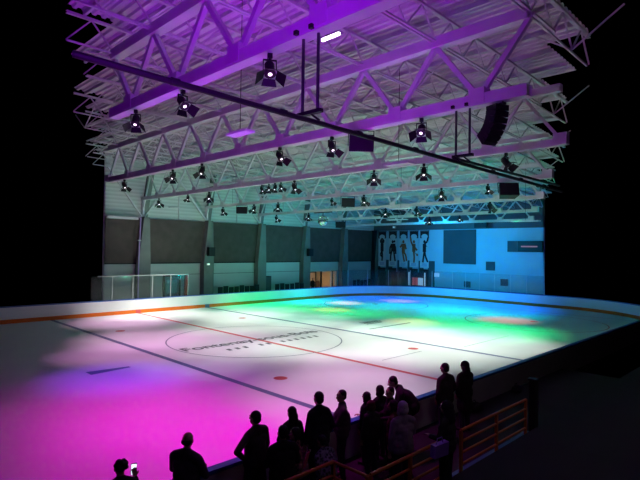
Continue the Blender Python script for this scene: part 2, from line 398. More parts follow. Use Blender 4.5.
endpanel('wall_vent', 1.66, 2.44, 2.97, 3.72, M['darkteal'], 'small dark square vent below and right of the big dark panel', 'vent')
endpanel('wall_hatch', .35, .94, 1.55, 2.09, M['darkteal'], 'smaller dark square hatch low on the end wall beneath the scoreboard', 'hatch')
endpanel('wall_box', 4.24, 4.79, 1.16, 1.66, M['darkteal'], 'tiny dim square box low on the end wall under the big dark panel', 'box')
o = thing('scoreboard', 'dark rectangular scoreboard on the end wall beside the photo edge', 'scoreboard', (XE - .03, 0, 0))
MB().box(-.35, 0, -4.2, -.8, 4.75, 5.78).build('display', M['black'], o); MB().box(-.3, 0, -.8, .23, 4.75, 5.78).build('side_panel', M['darkteal'], o)
MB().box(-.37, -.35, -2.6, -1.1, 5.2, 5.32).build('digits', M['score_txt'], o); MB().box(-.2, 0, -4.2, -.1, 4.2, 4.72).build('lower_tray', M['endwall'], o)
# dark recess frames behind the banner feet
for i, (a, c) in enumerate(((14.75, 13.95), (13.15, 12.6), (11.75, 11.2), (10.3, 9.75), (9.1, 8.35), (16.2, 15.7))):
    struct('trim_%d' % (40 + i), MB().box(XE - .14, XE, c, a, -.1, 3.65), M['darkteal'])
struct('trim_46', MB().box(XE - .1, XE, 8.35, 16.4, -.1, 2.3), M['dark'])
struct('trim_47', MB().box(XE - .12, XE, 8.35, 16.4, 2.0, 2.08), M['darkteal'])
# five hanging banners with a skater each (generic figures)
BY = [15.28, 13.76, 12.28, 10.88, 9.52]
POSE = [
 dict(l='arms joined overhead in a ring', c='banner_r', limbs=[((0, 1.75), (-.22, 2.05)), ((-.22, 2.05), (0, 2.35)), ((0, 1.75), (.22, 2.05)), ((.22, 2.05), (0, 2.35)), ((0, 1.05), (.05, .5)), ((.05, .5), (0, -.05)), ((0, 1.05), (-.18, .6)), ((-.18, .6), (.02, .35))]),
 dict(l='two skaters standing close in dark costume', c='banner_r', limbs=[((-.12, 1.75), (-.3, 1.3)), ((.15, 1.75), (.33, 1.3)), ((-.1, 1.05), (-.22, .5)), ((-.22, .5), (-.25, -.05)), ((.12, 1.05), (.2, .5)), ((.2, .5), (.3, -.05)), ((.3, 1.3), (.35, .7)), ((-.3, 1.3), (-.32, .7))]),
 dict(l='bulky crouching skater with orange costume', c='banner_o', limbs=[((-.1, 1.75), (-.35, 1.4)), ((.15, 1.8), (.3, 1.2)), ((.0, 1.05), (.28, .55)), ((.28, .55), (.35, -.0)), ((-.1, 1.05), (.0, .5)), ((.0, .5), (.12, -.08)), ((-.2, 1.9), (.2, 1.9)), ((-.25, 1.5), (.25, 1.5)), ((-.2, 1.3), (.22, 1.3))]),
 dict(l='skater in orange reaching one arm straight up', c='banner_o', limbs=[((-.05, 1.45), (-.3, 2.0)), ((-.3, 2.0), (-.36, 2.45)), ((.05, 1.45), (.35, 1.1)), ((0, .95), (.05, .4)), ((.05, .4), (.02, -.15)), ((0, .95), (.3, .75)), ((.3, .75), (.4, .55))]),
 dict(l='tall slim skater with arms to one side', c='banner_r', limbs=[((0, 1.75), (.28, 2.0)), ((.28, 2.0), (.36, 2.4)), ((0, 1.7), (.3, 1.5)), ((0, 1.05), (-.08, .5)), ((-.08, .5), (-.15, -.1)), ((.02, 1.05), (.12, .5)), ((.12, .5), (.35, -.05))]),
]
for i, (y, ps) in enumerate(zip(BY, POSE)):
    o = thing('banner', 'narrow hanging wall banner printed with ' + ps['l'], 'banner', (XE - .2, y, 0), 0, 'five skater banners on the end wall')
    MB().box(-.01, .01, -.55, .55, 2.9, 6.9).build('cloth', M['banner_w'], o)
    MB().tube((0, -.58, 6.9), (0, .58, 6.9), .04, n=8).build('hanging_rod', M['dark'], o)
    b = MB(); b.prism([(-.02, s * .55, z) for s, z in ((-1, 6.85), (1, 6.85), (1, 6.1), (-1, 6.1))], (.01, 0, 0)); b.build('header', M['banner_r'], o)['label'] = 'dark maroon header block'
    b = MB(); b.prism([(-.03, .40 * math.cos(2 * PI * k / 24), 6.28 + .27 * math.sin(2 * PI * k / 24)) for k in range(24)], (.008, 0, 0)); b.build('emblem', M['banner_w'], o)['label'] = 'pale oval emblem'
    b = MB(); z0 = 3.58
    sc_ = 1.08
    def P2(p): return (-.025, -p[0] * 1.25, z0 + p[1] * sc_)
    for a, c in ps['limbs']: b.beam(P2(a), P2(c), .02, .20, up=(0, 1, .3))
    b.beam(P2((0, .95)), P2((0, 1.78)), .02, .42, up=(0, 1, 0)); b.ell(P2((0, 1.98)), (.012, .15, .18), 12, 8)
    if i in (1,): b.beam(P2((.22, .95)), P2((.18, 1.78)), .02, .26, up=(0, 1, 0)); b.ell(P2((.2, 2.02)), (.012, .11, .14), 12, 8)
    b.build('figure', M[ps['c']], o)['label'] = 'dark printed skater figure'
    MB().box(-.03, -.015, -.5, .5, 2.95, 3.45).build('caption_plate', M['white'], o)['label'] = 'pale caption plate'
    b = MB(); [b.box(-.036, -.03, -.34, .34, 3.08 + k * .12, 3.12 + k * .12) for k in range(3)]; b.build('small_print', M['cap'], o)
    MB().box(-.12, .05, -.5, .5, 1.65, 2.75).build('weight_box', M['black'], o)['label'] = 'black box at the banner foot'
# lit kiosk under the last banners
o = thing('kiosk', 'small lit kiosk with white strips and red posters under the banners', 'kiosk', (XE - .85, 10.1, -.02))
MB().box(-.3, .3, -1.1, 1.15, 0, 1.0).build('counter', M['dark'], o)
MB().box(.15, .3, -1.1, 1.15, 1.0, 2.45).build('back_panel', M['dark'], o)
for y, h0, h1 in ((1.02, 1.0, 2.42), (-1.0, 1.0, 2.42)): MB().box(.08, .15, y - .06, y + .06, h0, h1).build('light_strip', M['glow_w'], o)
for y, m in ((.45, 'glow_r'), (.05, 'glow_r'), (-.3, 'glow_w'), (-.62, 'glow_w')): MB().box(.10, .15, y - .15, y + .15, 1.05, 1.05 + .8).build('poster', M[m], o)
o = thing('wall_lamp', 'small white glowing lamp box low on the end wall, right of the banners', 'lamp', (XE, 8.05, 2.0))
MB().box(-.14, -.04, -.27, .27, 0, .4).build('diffuser', M['glow_w'], o); MB().box(-.04, 0, -.2, .2, .05, .35).build('bracket', M['dark'], o)

# ------------------------------------------------------------------ roof: deck, trusses, joists
TX = [-15.7, -9.98, -4.26, 1.46, 7.18, 12.9, 18.6, 24.3]
ZL = [8.9, 8.82, 8.66, 8.50, 8.22, 7.92, 7.62, 7.36]
ZU = [10.75, 10.65, 10.52, 10.36, 10.10, 9.75, 9.4, 9.05]
def zu(x):
    xs = TX + [30.2]; zs = ZU + [8.8]
    for k in range(len(xs) - 1):
        if x <= xs[k + 1] or k == len(xs) - 2:
            t = (x - xs[k]) / (xs[k + 1] - xs[k]); return zs[k] + t * (zs[k + 1] - zs[k])
b = MB(); vs = []; x = -16.0; prof = []
while x < 30.4:
    for dx, dz in ((0, 0), (.10, 0), (.14, .07), (.24, .07)): prof.append((x + dx, zu(x + dx) + 1.02 + dz))
    x += .28
for (px, pz) in prof: vs += [(px, -20.5, pz), (px, YW + .3, pz)]
b.add(vs, [(2 * k, 2 * k + 1, 2 * k + 3, 2 * k + 2) for k in range(len(prof) - 1)])
deck = struct('ceiling', b, M['deck'])
b = MB(); x = -15.2
while x < 30:
    b.box(x - .04, x + .04, -20, YW, zu(x) + .90, zu(x) + 1.02); x += 1.43
b.build('purlin', M['steel2'], deck)

STEP = 2.61
bot = [-12.15 + STEP * k for k in range(-3, 12)]      # bottom nodes, last one at the far pier
top = [y - STEP / 2 for y in bot]
CH = .27
NM = ['truss directly over the stand', 'truss nearest the stand, crossing the upper left corner', 'truss carrying the curved speaker stack', 'truss ending over the pier with the violet pipe',
      'truss ending over the pier right of the blue door', 'truss carrying the mirror ball', 'truss one before the last', 'truss nearest the end wall']
for i in range(1, 8):
    X, z0, z1 = TX[i], ZL[i], ZU[i]
    big = i < 3
    t = thing('roof_truss', 'long white steel roof ' + NM[i], 'roof truss', (X, 0, z0), 0, 'roof trusses across the hall')
    c = .29 if big else (.25 if i == 3 else .21)
    MB().box(-c / 2, c / 2, -19, YW + .1, -c / 2, c / 2).build('bottom_chord', M['steel'], t)
    MB().box(-c / 2, c / 2, -20, YW + .2, z1 - z0 - c / 2, z1 - z0 + c / 2).build('top_chord', M['steel'], t)
    for k, y in enumerate(bot):
        for yy in (top[k], top[k] + STEP):
            if yy > YW: continue
            MB().beam((0, y, .08 if y < 16 else -(z0 - 7.1)), (0, yy, z1 - z0 - .1), .13 if big else .095, .12 if big else .09, up=(1, 0, 0)).build('diagonal', M['steel'], t)
        if y < 16: MB().box(-c / 2 - .015, c / 2 + .015, y - .22, y + .22, -.1, .3).build('gusset', M['steel'], t)
    MB().beam((0, YW - .15, -(z0 - 7.1)), (0, YW - .15, 0), .16, .16).build('end_post', M['steel'], t)
    # bracing in the wall plane from the pier head
    MB().beam((-.1, YW - .2, -(z0 - 7.1)), (-2.8, YW - .2, z1 - z0 + .3), .13, .12).build('wall_brace', M['steel'], t)
    if i < 4: MB().beam((.1, YW - .2, -(z0 - 7.1)), (2.8, YW - .2, z1 - z0 + .3), .11, .10).build('wall_brace', M['steel'], t)

for i in range(0, 8):
    xa = TX[i]; xb = TX[i + 1] if i < 7 else 30.0
    za = ZU[i]; zb = ZU[i + 1] if i < 7 else 8.8
    dx = xb - xa; n = 4 if i < 4 else 3
    BAY = ['over the stand', 'past the nearest truss', 'past the speaker stack truss', 'past the violet pipe truss', 'past the blue door truss', 'past the mirror ball truss', 'before the last truss', 'against the end wall'][i]
    for k, y in enumerate(reversed(top)):
        j = thing('roof_joist', 'white lattice roof joist, %s from far wall, in bay %s' % (ORD[k], BAY), 'roof joist', (xa, y, za), 0, 'lattice joists under the roof deck')
        sl = (zb - za) / dx
        for s in (-.06, .06):
            MB().beam((.1, s, .02), (dx - .1, s, .02 + sl * dx), .05, .05).build('bottom_angle', M['steel2'], j)
        MB().beam((0, 0, .86), (dx, 0, .86 + sl * dx), .12, .07).build('top_chord', M['steel2'], j)
        b = MB()
        for q in range(n):
            x0 = dx * q / n; x1 = dx * (q + .5) / n; x2 = dx * (q + 1) / n
            b.beam((x0, 0, .04 + sl * x0), (x1, 0, .84 + sl * x1), .04, .04); b.beam((x1, 0, .84 + sl * x1), (x2, 0, .04 + sl * x2), .04, .04)
        b.build('lattice', M['steel2'], j)
        # sway rods spreading from mid joist up to the deck
        b = MB()
        for q in (.5,):
            xm = dx * q; zc = .03 + sl * xm
            b.beam((xm, 0, zc), (xm, STEP / 2, .9 + sl * xm), .04, .04); b.beam((xm, 0, zc), (xm, -STEP / 2, .9 + sl * xm), .04, .04)
        b.build('sway_rod', M['steel2'], j)

# ------------------------------------------------------------------ stage lights hung from the bottom chords
def make_light(tilt):
    r = thing('stage_spotlight', 'x', 'stage light')
    b = MB(); b.box(-.05, .05, -.04, .04, -.10, .02); b.tube((0, 0, -.14), (0, 0, -.08), .022, n=8); b.build('clamp', M['black'], r)
    b = MB(); b.box(-.14, .14, -.02, .02, -.15, -.125); b.box(-.14, -.125, -.02, .02, -.34, -.14); b.box(.125, .14, -.02, .02, -.34, -.14); b.build('yoke', M['black'], r)
    ct = V3((0, 0, -.32)); d = V3((0, -math.cos(tilt), -math.sin(tilt))); s = V3((1, 0, 0)); u = s.cross(d)
    b = MB(); b.tube(ct - d * .20, ct - d * .12, .06, .105, n=14); b.tube(ct - d * .12, ct + d * .10, .105, n=14); b.tube(ct + d * .10, ct + d * .14, .12, n=14); b.build('housing', M['black'], r)
    b = MB(); b.tube(ct + d * .135, ct + d * .148, .042, n=14); b.build('lens', M['lens'], r)
    f = ct + d * .14
    for a, c in ((s, u), (-s, u), (u, s), (-u, s)):
        q = MB(); h = .12; e = .22 if abs(a.dot(s)) > .5 else .14
        p = [f + a * .12 + c * h, f + a * .12 - c * h, f + a * (.12 + e * .75) + d * e * .72 - c * h * 1.3, f + a * (.12 + e * .75) + d * e * .72 + c * h * 1.3]
        q.prism(p, tuple(a * .008)); q.build('barn_door', M['black'], r)
    return r
protoA = make_light(math.radians(62)); protoB = make_light(math.radians(50))
LIGHTS = {1: [(-13.23, 'beside the hanging tube frame'), (-9.81, 'second from the hanging tube frame'), (-7.18, 'farthest left on the nearest truss')],
 2: [(-13.0, 'between flat speaker and curved stack'), (-9.47, 'just left of the flat speaker'), (-6.79, 'next left of the flat speaker pair'), (-1.41, 'middle one of the left half'), (1.2, 'second from the left end'), (6.66, 'at the left end')],
 3: [(13.79, 'nearest the violet pipe pier'), (9.65, 'tiny, over the blue door'), (7.03, 'over the right side of the blue door'), (1.54, 'first of the tight cluster of four'), (.91, 'second of the tight cluster of four'), (.38, 'third of the tight cluster of four'), (-.13, 'last of the tight cluster of four'), (-1.23, 'just right of the tight cluster'), (-6.63, 'in the middle of the span'), (-9.29, 'third from the right end'), (-12.83, 'under the black pipe')],
 4: [(13.94, 'at the left end'), (9.76, 'just right of the boxy speaker'), (6.92, 'above the mirror ball side'), (1.5, 'small one left of the black speaker'), (-1.2, 'just right of the black speaker'), (-6.6, 'over the big dark wall panel'), (-9.24, 'small one left of the tilted speaker')],
 5: [(13.93, 'left of the mirror ball'), (9.72, 'next to the mirror ball'), (1.58, 'above the second banner'), (-1.13, 'above the last banner'), (-6.49, 'above the scoreboard side')],
 6: [(1.55, 'over the big dark wall panel'), (-1.16, 'over the small dark vent')]}
n = 0
for i, lst in LIGHTS.items():
    for y, nm in lst:
        src = protoA if (n % 2 == 0) else protoB
        o = src if n < 2 else copy_tree(src)
        o.location = (TX[i], y, ZL[i] - (.145 if i < 3 else .125 if i == 3 else .105)); o.rotation_euler = (0, 0, math.radians(-30 + 38 * math.sin(n * 1.7)))
        sx = {1: 1.0, 2: 1.05, 3: 1.1, 4: 1.1, 5: 1.1, 6: 1.1}[i]
        if 'tight cluster of' in nm or 'tiny' in nm or 'small' in nm: sx *= .75
        o.scale = (sx,) * 3
        o['label'] = 'black barn door spotlight under %s, %s' % (['', 'nearest truss', 'speaker stack truss', 'violet pipe truss', 'door pier truss', 'mirror ball truss', 'last but one truss'][i], nm)
        o['group'] = 'stage lights under the roof trusses'
        n += 1

# loudspeakers
def box_speaker(loc, rz, tilt, w, h, dp, label):
    o = thing('hanging_loudspeaker', label, 'loudspeaker', loc, rz, 'boxy loudspeakers hung from the trusses')
    rot = Matrix.Rotation(tilt, 3, 'X')
    def tb(mb):
        mb.v = [tuple(rot @ V3(p) + V3((0, 0, -.12 - h / 2))) for p in mb.v]; return mb
    b = MB(); b.prism([(-w / 2, -dp / 2, -h / 2), (w / 2, -dp / 2, -h / 2), (w * .4, dp / 2, -h / 2), (-w * .4, dp / 2, -h / 2)], (0, 0, h)); tb(b).build('cabinet', M['black'], o)
    b = MB(); b.box(-w / 2 + .03, w / 2 - .03, -dp / 2 - .012, -dp / 2, -h / 2 + .03, h / 2 - .03); tb(b).build('grille', M['dark'], o)
    b = MB(); b.box(-w / 2 - .02, -w / 2, -.03, .03, -.1, h / 2 + .12); b.box(w / 2, w / 2 + .02, -.03, .03, -.1, h / 2 + .12); b.box(-w / 2 - .02, w / 2 + .02, -.03, .03, h / 2 + .1, h / 2 + .12); tb(b).build('bracket', M['black'], o)
box_speaker((TX[2], -10.74, ZL[2] - .15), math.radians(-42), math.radians(14), .78, .52, .4, 'wide black loudspeaker tilted under the curved stack truss, left of centre')
box_speaker((TX[4], 11.31, ZL[4] - .11), math.radians(-40), 0, .85, .52, .45, 'boxy black loudspeaker above the second brown panel')
box_speaker((TX[4], .14, ZL[4] - .11), math.radians(-35), math.radians(5), .85, .55, .45, 'black loudspeaker hanging left of the banners, mid span')
box_speaker((TX[4], -10.27, ZL[4] - .11), math.radians(-50), math.radians(-16), .9, .62, .5, 'black loudspeaker tilted sideways near the right edge, above the scoreboard')
box_speaker((TX[6], 11.35, ZL[6] - .1), math.radians(-40), 0, .95, .6, .45, 'black loudspeaker in the far corner beside the banners')
box_speaker((30.0 - .7, 2.6, 7.75), math.radians(-90), 0, 1.3, .6, .4, 'black loudspeaker box on the dark band over the end wall')
o = thing('line_array', 'curved black stack of loudspeakers hanging at the upper right', 'loudspeaker stack', (TX[2], -15.28, ZL[2] - .15), math.radians(-20)); o.scale = (.80,) * 3
b = MB(); b.box(-.06, .06, -.28, .34, -.12, -.05); b.tube((0, -.2, 0), (0, -.2, -.08), .02); b.tube((0, .2, 0), (0, .2, -.08), .02); b.build('frame', M['black'], o)
ang = 0; p = V3((0, .02, -.10))
for k in range(7):
    d = V3((0, math.sin(ang), -math.cos(ang))); nrm = V3((0, math.cos(ang), math.sin(ang))); h = .165
    b = MB(); pts = [p - nrm * .21, p + nrm * .23, p + d * h + nrm * .21, p + d * h - nrm * .20]
    b.prism([q + V3((-.27, 0, 0)) for q in pts], (.54, 0, 0)); b.build('cabinet', M['black'], o)
    p = p + d * (h + .006); ang += math.radians(9)

# mirror ball
o = thing('mirror_ball', 'small sparkling mirror ball hanging from a truss near the far wall', 'mirror ball', (TX[5], 8.0, ZL[5] - .11))
MB().tube((0, 0, 0), (0, 0, -.30), .03).build('rod', M['black'], o)
MB().box(-.05, .05, -1.0, 1.0, -.08, .0).build('mount_bar', M['black'], o)
MB().ell((0, 0, -.72), (.44, .44, .44), 22, 14).build('sphere', M['mirror'], o)
b = MB()  # glints added as small glowing beads on the ball
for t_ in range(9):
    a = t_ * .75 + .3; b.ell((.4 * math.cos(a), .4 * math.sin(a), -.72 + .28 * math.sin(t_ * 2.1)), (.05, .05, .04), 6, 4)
b.build('glint', M['glow_lamp_glint'], o)['label'] = 'bright glowing beads standing in for glints'

# hanging tube frames + long black pipe
for X, y0, y1, zt, zb, lab in ((TX[1], -14.62, -14.22, ZL[1] - .1, 7.27, 'two slim hanging tubes with cross bars under the nearest truss'), (TX[2], -14.5, -14.1, ZL[2] - .1, 7.30, 'two slim hanging tubes next to the curved speaker stack')):
    o = thing('drop_frame', lab, 'hanging frame', (X, 0, 0), 0, 'hanging tube frames')
    for y in (y0, y1):
        MB().tube((0, y, zt + .02), (0, y, zb), .030, n=10).build('tube', M['chrome'], o)
        MB().box(-.22, .22, y - .04, y + .04, zt - .02, zt + .06).build('clamp', M['black'], o)
    MB().box(-.05, .05, y0 - .1, y1 + .1, zb - .05, zb + .02).build('cross_bar', M['black'], o)
    MB().tube((0, (y0 + y1) / 2, zb - .02), (0, (y0 + y1) / 2 - .25, 7.08), .02).build('hook', M['black'], o)
o = MB().tube((-16, -14.98, 7.0), (6, -14.17, 6.965), .045, n=10).build('hanging_pipe', M['pipe']); tag(o, 'long thin black pipe running the length of the hall', 'pipe')
for x in range(-13, 4, 2): MB().tube((x, -14.98 + (x + 16) * .0368, 7.0), (x + .12, -14.98 + (x + 16) * .0368, 7.0), .056, n=10).build('coupler', M['black'], o)
o = MB().tube((TX[2] - .1, -14.13, 7.22), (6, -14.22, 7.19), .04, n=10).build('hanging_pipe', M['pipe']); tag(o, 'shorter black pipe beside the long one, starting at the second tube frame', 'pipe')
MB().tube((TX[2] - .15, -14.13, 7.22), (TX[2] - .0, -14.13, 7.22), .055, n=10).build('end_cap', M['black'], o)

# hanging flat panels with a cable, and the lit tube
for x, y, z, zt, lx, ly, lab in ((-8.4, -10.05, 7.8, 11.5, .16, .45, 'flat suspended panel glowing magenta on a thin cable near the upper left'),
        (4.3, 8.1, 9.1, 11.1, .2, .8, 'flat suspended panel over the blue door, upper one'), (7.6, 13.2, 8.2, 10.9, .2, .7, 'flat suspended panel over the blue door, lower one'),
        (-1.4, -10.1, 7.87, 11.4, .2, .55, 'flat suspended panel lit pink right of the flat speaker'), (10.0, -1.9, 7.4, 10.9, .2, .8, 'pale flat suspended panel above the second banner'),
        (15.7, 2.6, 7.12, 10.5, .2, .9, 'pale flat suspended panel above the fourth banner'), (21.4, 2.7, 7.07, 10.2, .2, .9, 'pale flat suspended panel above the big dark wall panel'), (15.7, -7.5, 6.7, 10.5, .2, .9, 'pale flat suspended panel above the scoreboard')):
    o = thing('suspended_panel', lab, 'hanging panel', (x, y, z), 0, 'flat panels hung on cables')
    MB().prism([(-lx, -ly, 0), (lx, -ly, 0), (lx, ly, 0), (-lx, ly, 0)], (0, 0, .06)).build('panel', M['panel_w'], o)
    MB().tube((0, 0, .05), (0, 0, zt - z), .010, n=5).build('cable', M['black'], o)
    MB().tube((0, 0, .05), (0, 0, .14), .04, n=8).build('hanger', M['steel2'], o)
o = thing('fluorescent_light', 'white glowing fluorescent tube light under the roof beside the first tube frame', 'tube light', (-6.8, -11.83, 10.4), PI / 2)
MB().box(-.32, .32, -.05, .05, .03, .09).build('housing', M['white'], o); MB().tube((-.31, 0, 0), (.31, 0, 0), .04).build('tube', M['tube_on'], o); MB().box(-.02, .02, -.02, .02, .09, .9).build('hanger', M['steel2'], o)
o = thing('wall_floodlight', 'small white lamp on the dark band above the second banner', 'lamp', (XE - .3, 13.4, 7.25))
MB().box(-.25, 0, -.15, .15, 0, .22).build('housing', M['white'], o); MB().box(-.27, -.25, -.12, .12, .02, .2).build('diffuser', M['glow_w'], o)

# ------------------------------------------------------------------ near stand
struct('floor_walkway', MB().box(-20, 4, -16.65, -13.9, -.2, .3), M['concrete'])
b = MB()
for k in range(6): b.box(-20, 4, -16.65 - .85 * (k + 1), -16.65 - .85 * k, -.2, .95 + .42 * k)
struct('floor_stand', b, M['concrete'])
# orange railings
def railing(x0, x1, y, z, nr, lab, post_every=1.25, rail_r=.022, zgap=.205):
    o = thing('railing', lab, 'railing', ((x0 + x1) / 2, y, .3), 0, 'orange railings in front of the stand'); h = (x1 - x0) / 2
    for k in range(nr): MB().tube((-h, 0, z - .3 - k * zgap), (h, 0, z - .3 - k * zgap), rail_r + (.006 if k == 0 else 0), n=8).build('rail', M['orange'], o)
    m = max(1, round(2 * h / post_every))
    for k in range(m + 1):
        xx = -h + 2 * h * k / m; MB().box(xx - .025, xx + .025, -.025, .025, 0, z - .3).build('post', M['orange'], o)
    return o
railing(-16.0, -10.66, -15.77, 1.5, 5, 'orange tube railing at the bottom left, behind the patterned jacket')
r_ = railing(-10.60, -8.62, -16.45, 1.5, 5, 'orange tube railing in the middle, left of the violet bag')
railing(-7.98, -5.2, -16.42, 1.5, 5, 'orange tube railing at the lower right, above the blue bench')
o = thing('railing', 'short orange railing turning toward the stand at the bottom centre', 'railing', (-10.66, -16.11, .3), 0, 'orange railings in front of the stand')
for k in range(5): MB().tube((0, -.34, 1.2 - k * .235), (0, .34, 1.2 - k * .235), .024, n=8).build('rail', M['orange'], o)
for y in (-.34, .34): MB().box(-.025, .025, y - .025, y + .025, 0, 1.2).build('post', M['orange'], o)
o = thing('bench', 'blue slatted bench seen through the right hand orange railing', 'bench', (-6.3, -16.22, .3))
MB().box(-1.9, 1.9, -.17, .13, .20, .25).build('seat', M['seat_blue'], o); MB().box(-1.9, 1.9, .10, .13, .05, .18).build('apron', M['seat_blue'], o)
for x in (-1.6, -.5, .6, 1.7): MB().box(x - .04, x + .04, -.14, .1, 0, .2).build('leg', M['dark'], o)
o = thing('steel_post', 'black steel column standing at the right end of the lower railing', 'post', (-4.98, -16.5, .3))
MB().box(-.07, .07, -.07, .07, 0, 1.62).build('shaft', M['black'], o); MB().box(-.14, .14, -.14, .14, 0, .03).build('base_plate', M['black'], o); MB().box(-.09, .09, -.09, .09, 1.6, 1.64).build('cap', M['black'], o)
for x, y, l in ((-3.2, -14.15, 'dark soft bag lying by the boards right of the hooded pair'), (-.5, -14.15, 'dark soft bag lying by the boards near the right edge')):
    o = thing('bag', l, 'bag', (x, y, .3), .2, 'bags left along the boards')
    MB().ell((0, 0, .10), (.30, .15, .12), 14, 9).build('body', M['cloth5'], o, True)
    b = MB(); b.path([(-.12, .02, .2), (-.08, .04, .27), (.08, .04, .27), (.12, .02, .2)], .012, 6); b.build('handle', M['cloth5'], o)

# ------------------------------------------------------------------ people
DG = bpy.context.evaluated_depsgraph_get
def voxel(mb, name, m, parent, vox, smooth=3):
    me = mb.mesh(name); o = bpy.data.objects.new(name, me); COL.objects.link(o)
    r = o.modifiers.new('r', 'REMESH'); r.mode = 'VOXEL'; r.voxel_size = vox; r.use_smooth_shade = True
    if smooth:
        s = o.modifiers.new('s', 'SMOOTH'); s.factor = .5; s.iterations = smooth
    dg = DG(); dg.update(); em = bpy.data.meshes.new_from_object(o.evaluated_get(dg)); em.name = name
    bpy.data.objects.remove(o); bpy.data.meshes.remove(me)
    em.materials.clear(); em.materials.append(m)
    q = bpy.data.objects.new(name, em); COL.objects.link(q); q.parent = parent
    return q
ARMS = {'down': ((.235, -.02, 1.14), (.235, .05, .89), (0, .25, -1)), 'hip': ((.47, -.06, 1.25), (.225, .07, 1.03), (-.8, .4, -.4)),
 'crossed': ((.25, .07, 1.15), (-.03, .24, 1.20), (-1, .1, .15)), 'phone': ((.30, .10, 1.17), (.27, .16, 1.37), (-.1, .25, 1)),
 'forward': ((.23, .12, 1.16), (.17, .38, 1.16), (-.15, 1, .1)), 'rail': ((.22, .24, 1.16), (.07, .44, 1.13), (-.5, .8, -.1)),
 'hold': ((.24, .04, 1.14), (.12, .27, 1.10), (-.5, .8, .1)), 'pocket': ((.27, -.04, 1.15), (.20, .08, .95), (-.2, .3, -1)), 'chest': ((.25, .06, 1.14), (.08, .24, 1.25), (-.8, .4, .4))}
def person(lab, x, y, z0, H, yaw=0, arms=('down', 'down'), lean=0, wide=1.0, hair='short', hcol='hair_dark', jacket='cloth0', trousers='denim', hturn=0, hpitch=0, skirt=False, hood=False):
    o = thing('person', lab, 'person', (x, y, z0), math.radians(yaw), 'spectators along the near boards')
    s = H / 1.75; ln = math.radians(lean)
    def B(p):
        p = V3(p)
        if p.z > .98 and ln:
            q = p - V3((0, 0, .98)); q = Matrix.Rotation(-ln, 3, 'X') @ q; p = q + V3((0, 0, .98))
            p.y -= .12 * math.sin(ln)
        return p * s
    body = MB(); jk = MB(); tr = MB(); sh = MB(); hr = MB()
    wd = wide
    # torso
    for dst, e in ((body, 0), (jk, .022)):
        dst.cap(B((-.07 * wd, 0, 1.0)), B((.07 * wd, 0, 1.0)), (.125 + e) * s, (.125 + e) * s)
        dst.cap(B((0, 0, 1.02)), B((0, .01, 1.2)), (.125 * wd + e) * s, (.125 * wd + e) * s)
        dst.cap(B((-.075 * wd, .0, 1.27)), B((.075 * wd, .0, 1.27)), (.110 + e) * s)
        dst.cap(B((-.06 * wd, .0, 1.14)), B((.06 * wd, .0, 1.14)), (.115 + e) * s)
        [dst.cap(B((q * .03, -.01, 1.455)), B((q * .150 * wd, -.01, 1.395)), (.052 + e) * s, (.058 + e * .9) * s) for q in (-1, 1)]
        dst.cap(B((0, -.005, 1.40)), B((0, -.005, 1.475)), (.085 + e * .6) * s, (.055 + e) * s)
    jk.cap(B((-.075 * wd, 0, .93)), B((.075 * wd, 0, .93)), .142 * s)
    if skirt: jk.cap(B((0, 0, .95)), B((0, 0, .62)), .17 * s, .20 * s)
    body.cap(B((0, -.005, 1.44)), B((0, .015, 1.57)), .056 * s, .052 * s)
    # head
    hc = B((0, .02, 1.635)); Rm = Matrix.Rotation(math.radians(hturn), 3, 'Z') @ Matrix.Rotation(-math.radians(hpitch) - ln * .6, 3, 'X')
    def Hd(p): return hc + (Rm @ V3(p)) * s
    def HE(dst, p, r, k=1): dst.ell(Hd(p), tuple(q * s * k for q in r), rot=Rm)
    HE(body, (0, -.005, .02), (.077, .096, .095)); HE(body, (0, .03, -.05), (.058, .066, .068)); HE(body, (0, .062, -.088), (.028, .028, .024))
    body.cap(Hd((0, .092, .012)), Hd((0, .115, -.026)), .009 * s, .016 * s); HE(body, (0, .088, -.058), (.026, .014, .010)); HE(body, (0, .080, .034), (.055, .018, .012))
    for k in (-1, 1): HE(body, (k * .079, -.002, -.008), (.012, .022, .033))
    eye = MB()
    for k in (-1, 1): HE(eye, (k * .031, .083, .012), (.013, .012, .009))
    eye.build('eyes', M['white'], o, True)
    if hair == 'short':
        HE(hr, (0, -.022, .038), (.084, .098, .090)); HE(hr, (0, -.05, -.015), (.076, .064, .07))
    elif hair == 'long':
        HE(hr, (0, -.022, .035), (.088, .102, .093)); HE(hr, (0, -.055, -.03), (.092, .07, .10))
        hr.cap(Hd((-.035, -.065, -.05)), Hd((-.05, -.085, -.26)), .065 * s, .05 * s); hr.cap(Hd((.035, -.065, -.05)), Hd((.05, -.085, -.26)), .065 * s, .05 * s)
    elif hair == 'bob':
        HE(hr, (0, -.022, .035), (.094, .104, .096)); HE(hr, (0, -.05, -.03), (.100, .078, .095)); 
        for k in (-1, 1): hr.cap(Hd((k * .08, -.01, .0)), Hd((k * .085, .0, -.10)), .030 * s)
    elif hair == 'curly':
        rr = random.Random(3)
        for k in range(26):
            a = rr.uniform(0, 2 * PI); e = rr.uniform(-.25, 1.3)
            HE(hr, (.078 * math.cos(a) * math.cos(e), -.025 + .085 * math.sin(a) * math.cos(e) * (1 if math.sin(a) < 0 else .6), .03 + .078 * math.sin(e)), (.034, .034, .034))
        HE(hr, (0, -.025, .03), (.08, .09, .085))
    elif hair == 'balding':
        HE(hr, (0, -.045, -.01), (.083, .066, .055))
    if hood:
        HE(hr, (0, -.03, .025), (.105, .115, .115)); hr.cap(Hd((0, -.06, -.05)), Hd((0, -.07, -.16)), .10 * s, .11 * s)
